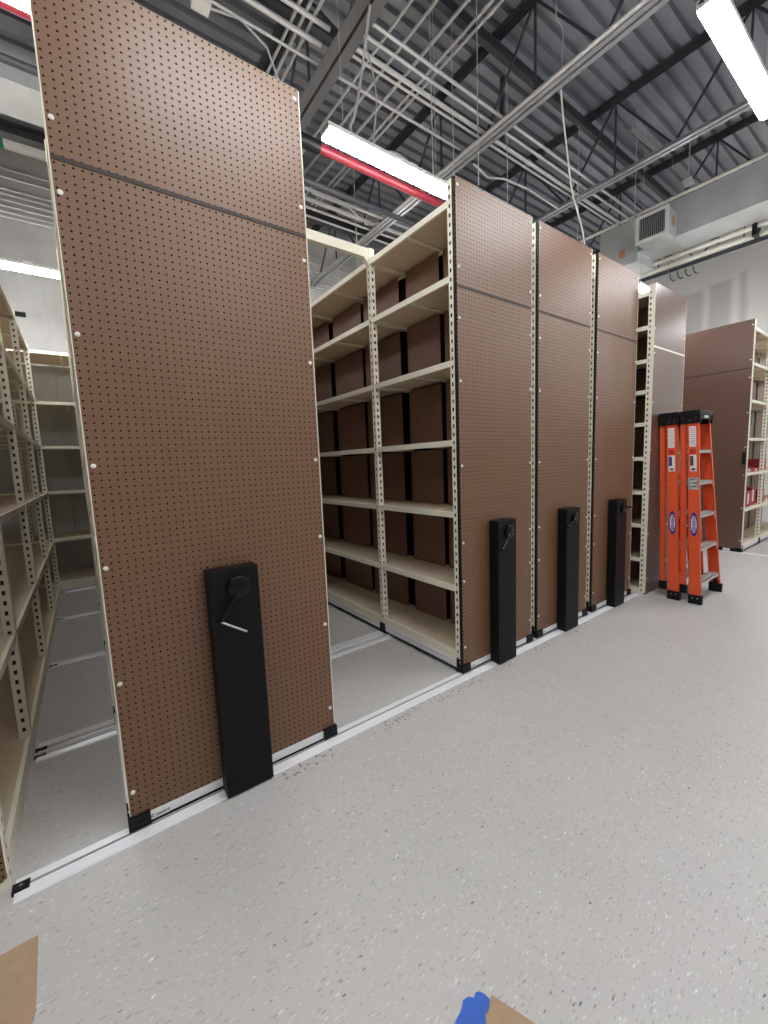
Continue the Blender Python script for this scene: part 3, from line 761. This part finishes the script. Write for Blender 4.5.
def xbar(y, z, w_, h, x0, x1, label, m='steel'):
    k = MB(); k.box(x0, x1, y - w_ / 2, y + w_ / 2, z, z + .008); k.box(x0, x1, y - .004, y + .004, z + .008, z + h - .008); k.box(x0, x1, y - w_ / 2, y + w_ / 2, z + h - .008, z + h)
    one(k, 'steel_beam', M[m], label, 'beam')
xbar(2.95, 5.42, .06, .10, -3.9, 10.5, 'dark steel beam crossing the ceiling, nearest of the cross beams')
xbar(3.75, 5.42, .06, .10, -3.9, 10.5, 'dark steel cross beam second from the front')
xbar(4.10, 4.56, .13, .12, -3.9, 1.85, 'dark cross beam above the grey duct at upper left')
xbar(5.30, 4.52, .10, .10, -3.9, 1.85, 'dark cross beam below the grey duct at upper left')
xbar(5.6, 4.9, .14, .14, 2.15, 10.55, 'dark steel cross beam toward the rear of the ceiling')

# conduits along the room's length
def conduit(pts, r, label, group=None, m='conduit'):
    b = MB(); b.tube(pts, r, 10)
    P = [Vector(p) for p in pts]
    if len(P) == 2 and (P[1] - P[0]).length > 3:      # couplings
        d = (P[1] - P[0]); n = int(d.length / 3)
        for i in range(1, n + 1):
            c = P[0] + d * (i / (n + 1)); dd = d.normalized() * .03
            b.tube([(c - dd)[:], (c + dd)[:]], r * 1.3, 10)
    return one(b, 'conduit', M[m], label, 'conduit', group, smooth=True)
for i, (y, r, zz) in enumerate(((2.87, .014, 4.79), (2.975, .014, 4.79), (3.11, .020, 4.80), (3.17, .011, 4.79))):
    conduit([(2.02, y, zz), (7.05, y, zz)], r, ['frontmost', 'second', 'thick third', 'thin fourth'][i] + ' silver conduit of the bundle crossing the middle of the ceiling', 'conduits crossing the middle of the ceiling')
conduit([(1.101, 3.40, 4.79), (3.70, 3.40, 4.79)], .011, 'single thin conduit behind the central bundle, ending in a white box at left')
for i, (y, r) in enumerate(((3.12, .018), (3.27, .020), (2.80, .016))):
    conduit([(-3.9, y, 4.82), (1.93, y, 4.82)], r, ['middle', 'rear', 'front'][i] + ' silver conduit above the nearest pegboard, left of the broad joist', 'conduits left of the broad joist')
for i, (y, r) in enumerate(((4.85, .022), (5.02, .026), (5.17, .018), (5.34, .014))):
    conduit([(-3.9, y, 4.77), (7.05, y, 4.77)], r, ['frontmost', 'second', 'third', 'rearmost'][i] + ' light conduit of the rear bundle seen above the wide aisle', 'rear conduit bundle')
for i, (x0, r) in enumerate(((2.62, .014), (2.80, .014), (3.02, .016), (3.20, .013), (3.27, .013))):
    conduit([(x0 + .12, .6, 5.36), (x0 + .02, 6.9, 5.36)], r, ['leftmost', 'second', 'third', 'fourth', 'rightmost'][i] + ' of five high conduits running toward the rear wall', 'high conduits near the deck')
for i, (x0, r) in enumerate(((2.24, .013), (2.31, .013), (2.38, .013))):
    conduit([(x0 - .5, 2.9, 5.0), (x0 - .5, 6.9, 5.0)], r, ['left', 'middle', 'right'][i] + ' conduit of the close trio beside the broad joist', 'close trio of conduits')
for i, z in enumerate((5.22, 5.12, 4.98, 4.92, 4.85, 4.78, 4.71, 4.65)):
    conduit([(-3.95, 7.165, z), (6.5, 7.165, z)], .011 if i < 2 else .013, ['topmost', 'second', 'third', 'fourth', 'fifth', 'sixth', 'seventh', 'lowest'][i] + ' conduit of the row along the top of the rear wall', 'conduits along the rear wall')
# conduit clipped on top of the middle joist
conduit([(3.705, -4.8, 4.725), (3.705, 7.0, 4.725)], .020, 'bright conduit clipped along the bottom of the middle joist')
conduit([(2.58, 4.76, 4.68), (3.10, 4.76, 4.68), (3.42, 4.85, 4.62), (3.56, 4.72, 4.60), (3.62, 4.40, 4.66), (3.65, 3.6, 4.68)], .011, 'bent conduit curving to the middle joist above the open shelving')
conduit([(3.85, 3.34, 4.67), (4.10, 3.35, 4.62), (4.28, 3.26, 4.62), (4.75, 3.255, 4.66), (5.45, 3.29, 4.67)], .011, 'bent conduit running right from the middle joist')
# red sprinkler pipe
R = thing('sprinkler_pipe', 'red pipe running beside the strip lights above the wide aisle', 'pipe', (-3.9, 3.02, 3.80))
k = MB(); k.tube([(0, 0, .03), (7.6, 0, .03)], .033, 14); k.build('pipe', M['redpipe'], R, smooth=True)
k = MB(); k.tube([(5.28, 0, .03), (5.60, 0, .03)], .041, 14); k.tube([(5.45, 0, .03), (5.62, 0, .03)], .045, 14); k.build('coupling', M['black'], R, smooth=True)
for xx in (1.2, 3.7, 6.82):
    k = MB(); k.tube([(xx, 0, .055), (xx, 0, RZ - 3.80)], .005, 6); k.build('hanger_rod', M['cable'], R)
# black pipe lower behind
conduit([(-3.9, 3.62, 3.98), (4.6, 3.62, 3.98)], .026, 'dark pipe behind the red sprinkler pipe', m='steel')
# white junction box with cable
R = thing('junction_box', 'white junction box at the left end of the thin conduit near the top edge', 'junction box', (1.04, 3.43, 4.74))
k = MB(); k.bbox(-.06, .06, -.05, .05, 0, .10, .005); k.build('box', M['white'], R)
k = MB(); k.tube([(.03, 0, .02), (.28, -.02, .06), (.50, .02, .0), (.62, .04, -.25), (.66, .05, -.8)], .009, 8); k.build('drop_cable', M['cable'], R, smooth=True)
# hanging cables
def hang(pts, r, label, m='whitecable'):
    b = MB(); 
    P = [Vector(p) for p in pts]; out = []
    for i in range(len(P) - 1):
        p0 = P[max(i - 1, 0)]; p1 = P[i]; p2 = P[i + 1]; p3 = P[min(i + 2, len(P) - 1)]
        for t in (0, .25, .5, .75):
            out.append((0.5 * ((2 * p1) + (p2 - p0) * t + (2 * p0 - 5 * p1 + 4 * p2 - p3) * t * t + (3 * p1 - p0 - 3 * p2 + p3) * t ** 3))[:])
    out.append(P[-1][:]); b.tube(out, r, 7)
    return one(b, 'hanging_cable', M[m], label, 'cable', smooth=True)
hang([(3.84, 2.3, 4.70), (3.876, 2.3, 4.50), (3.95, 2.3, 4.24), (4.04, 2.3, 3.93), (4.14, 2.3, 3.78), (4.255, 2.3, 3.61), (4.30, 2.3, 3.40)], .008, 'white cable dangling from the middle joist over the closed carriages')
hang([(3.80, 2.3, 5.5), (3.75, 2.3, 5.24), (3.86, 2.3, 5.18), (3.85, 2.3, 4.94), (3.86, 2.3, 4.78)], .006, 'thin cable looping at the top edge above the middle joist', 'cable')
hang([(2.02, 2.70, 4.70), (1.98, 2.78, 4.3), (1.88, 2.75, 3.95), (1.80, 2.70, 3.80), (1.86, 2.69, 3.73)], .010, 'grey power cable dropping to the strip light beside the broad joist', 'cable')
hang([(2.10, 2.90, 4.70), (2.16, 2.85, 4.3), (2.10, 2.82, 3.95), (2.02, 2.76, 3.73)], .006, 'thin wire beside the grey power cable', 'cable')
hang([(2.05, 2.70, 3.735), (2.18, 2.72, 3.80), (2.28, 2.71, 3.80), (2.34, 2.69, 3.76)], .009, 'short grey cable arching over the strip light', 'cable')
# vertical rods
for i, (x, y, z0, lab) in enumerate(((3.30, 3.12, 3.1, 'thin hanger rod just right of the open shelving top'), (4.02, 3.02, 3.2, 'hanger rod over the first two closed carriages'),
                                     (5.33, 2.95, 3.2, 'hanger rod rising between the last two closed carriages'), (3.2, 2.72, 3.9, 'hanger rod near the central conduit bundle'),
                                     (5.95, 2.55, 4.1, 'hanger rod before the right-hand duct'), (2.62, 3.9, 3.06, 'thin wire dropping onto the open shelving top'))):
    b = MB(); b.tube([(x, y, z0), (x, y, RZ)], .0045, 6); one(b, 'hanger_rod', M['cable'], lab, 'rod')
for i, (x, y, z0, z1, lab) in enumerate(((4.20, 3.22, 4.85, 5.6, 'dark vertical strut right of the middle joist, above the conduits'),)):
    b = MB(); b.box(x - .018, x + .018, y - .018, y + .018, z0, z1); one(b, 'steel_strut', M['steel'], lab, 'strut')
# perforated channel strap near the deck
b = MB()
Lp = .86
for i in range(20):
    x = i * Lp / 20; b.box(x, x + .012, -.02, .02, 0, .003)
b.box(0, Lp, -.02, -.010, 0, .003); b.box(0, Lp, .010, .02, 0, .003)
o = b.build('perforated_strap', M['conduit'], None, (5.78, 2.54, 5.30)); o.rotation_euler = (0, 0, math.radians(-2))
tag(o, 'perforated metal strap tilted across the deck in the upper right', 'strap')
# small white sensor under joist
R = thing('exit_bracket', 'small white device mounted under the duct-side joist', 'device', (7.05, 2.35, 5.02)); 
k = MB(); k.bbox(-.07, .07, -.05, .05, 0, .05, .006); k.build('casing', M['white'], R); k = MB(); k.tube([(0, 0, .05), (0, 0, .58)], .008, 8); k.build('stem', M['cable'], R)

# ------------------------------------------------------------------ ducts
R = thing('air_duct', 'long rectangular sheet-metal duct along the right side of the ceiling', 'duct', (6.80, 0, 4.30))
k = MB(); k.box(0, .52, -4.8, 3.4, 0, .47)
k.build('duct_body', M['duct'], R)
for yy in (-3.4, -1.9, -.4, 1.1, 2.45):
    k = MB(); k.box(-.006, .526, yy - .012, yy + .012, -.006, .476); k.build('joint_flange', M['duct'], R)
k = MB(); k.box(-.305, -.0005, 2.375, 2.745, -.035, .30); cl = k.build('grille_collar', M['duct'], R)
k = MB(); k.box(-.322, -.306, 2.363, 2.405, -.045, .31); k.box(-.322, -.306, 2.715, 2.757, -.045, .31); k.box(-.322, -.306, 2.405, 2.715, -.045, -.005); k.box(-.322, -.306, 2.405, 2.715, .27, .31); fr_ = k.build('grille_frame', M['white'], R)
k = MB(); k.box(-.3085, -.3062, 2.405, 2.715, -.005, .27); k.build('grille_back', M['black'], fr_)
for i in range(13):
    k = MB(); y = 2.415 + i * .0235; k.box(-.320, -.309, y, y + .009, -.004, .268); k.build('louver', M['galv'], fr_)
k = MB(); k.box(-.19, -.09, 2.3735, 2.3749, .09, .21); k.build('orange_tag', M['rust'], cl)
k = MB(); k.box(-.03, .50, 2.85, 3.4, -.13, .10); el = k.build('lower_box', M['duct'], R)
k = MB(); k.box(-.031, -.030, 3.02, 3.10, -.01, .09); k.build('orange_tag', M['rust'], el)
R = thing('air_duct', 'grey rectangular duct crossing the upper left corner', 'duct', (-3.9, 4.45, 4.43))
k = MB(); k.box(0, 4.6, 0, .42, 0, .27); k.build('duct_body', M['duct'], R)
for xx in (.9, 2.3, 4.4):
    k = MB(); k.box(xx, xx + .02, -.004, .424, -.004, .274); k.build('joint_flange', M['duct'], R)
# pipes beside the right duct
for i, (x, z, r, lab) in enumerate(((7.37, 4.27, .030, 'upper cream pipe'), (7.47, 4.20, .034, 'lower cream pipe'))):
    b = MB(); b.tube([(x, -4.8, z), (x, 6.9, z)], r, 14); one(b, 'pipe', M['nylon'], lab + ' running along under the right-hand duct', 'pipe', smooth=True)
b = MB(); b.box(7.515, 7.545, -4.8, 6.9, 4.15, 4.165); b.box(7.545, 7.552, -4.8, 6.9, 4.13, 4.165)
one(b, 'steel_beam', M['steel'], 'dark angle iron along the lower side of the cream pipes', 'beam')
b = MB(); b.tube([(6.79, -4.8, 4.80), (6.79, 4.2, 4.80)], .02, 10); one(b, 'pipe', M['nylon'], 'thin pale pipe along the top edge of the right-hand duct', 'pipe', smooth=True)
b = MB(); b.bbox(7.325, 7.512, 1.66, 1.71, 4.155, 4.305, .004); one(b, 'pipe_clamp', M['black'], 'black clamp around the two cream pipes', 'clamp')
for i in range(4):
    b = MB(); yy = 2.42 + i * .10; b.tube([(7.58, yy, 4.128), (7.62, yy, 4.06), (7.66, yy - .02, 4.03), (7.70, yy - .04, 4.05)], .008, 8)
    one(b, 'pipe_hook', M['steel'], ['nearest', 'second', 'third', 'farthest'][i] + ' of four small hooks hanging below the angle iron', 'hook', 'hooks below the angle iron', smooth=True)
# white insulated pipe with green marker, upper left
R = thing('insulated_pipe', 'white insulated pipe with a green marker high at the left edge', 'pipe', (-3.9, 6.85, 5.28))
k = MB(); k.tube([(0, 0, .10), (4.8, 0, .10)], .095, 20); k.build('pipe', M['white'], R, smooth=True)
k = MB(); k.tube([(3.15, 0, .10), (3.555, 0, .10)], .0965, 20, cap=False); g = k.build('pipe_marker', M['greenlab'], R, smooth=True)
k = MB(); k.prism([(3.36, -.0975), (3.48, -.0975), (3.48, -.096), (3.36, -.096)], .095, .125); k.build('arrow', M['sticker'], g)
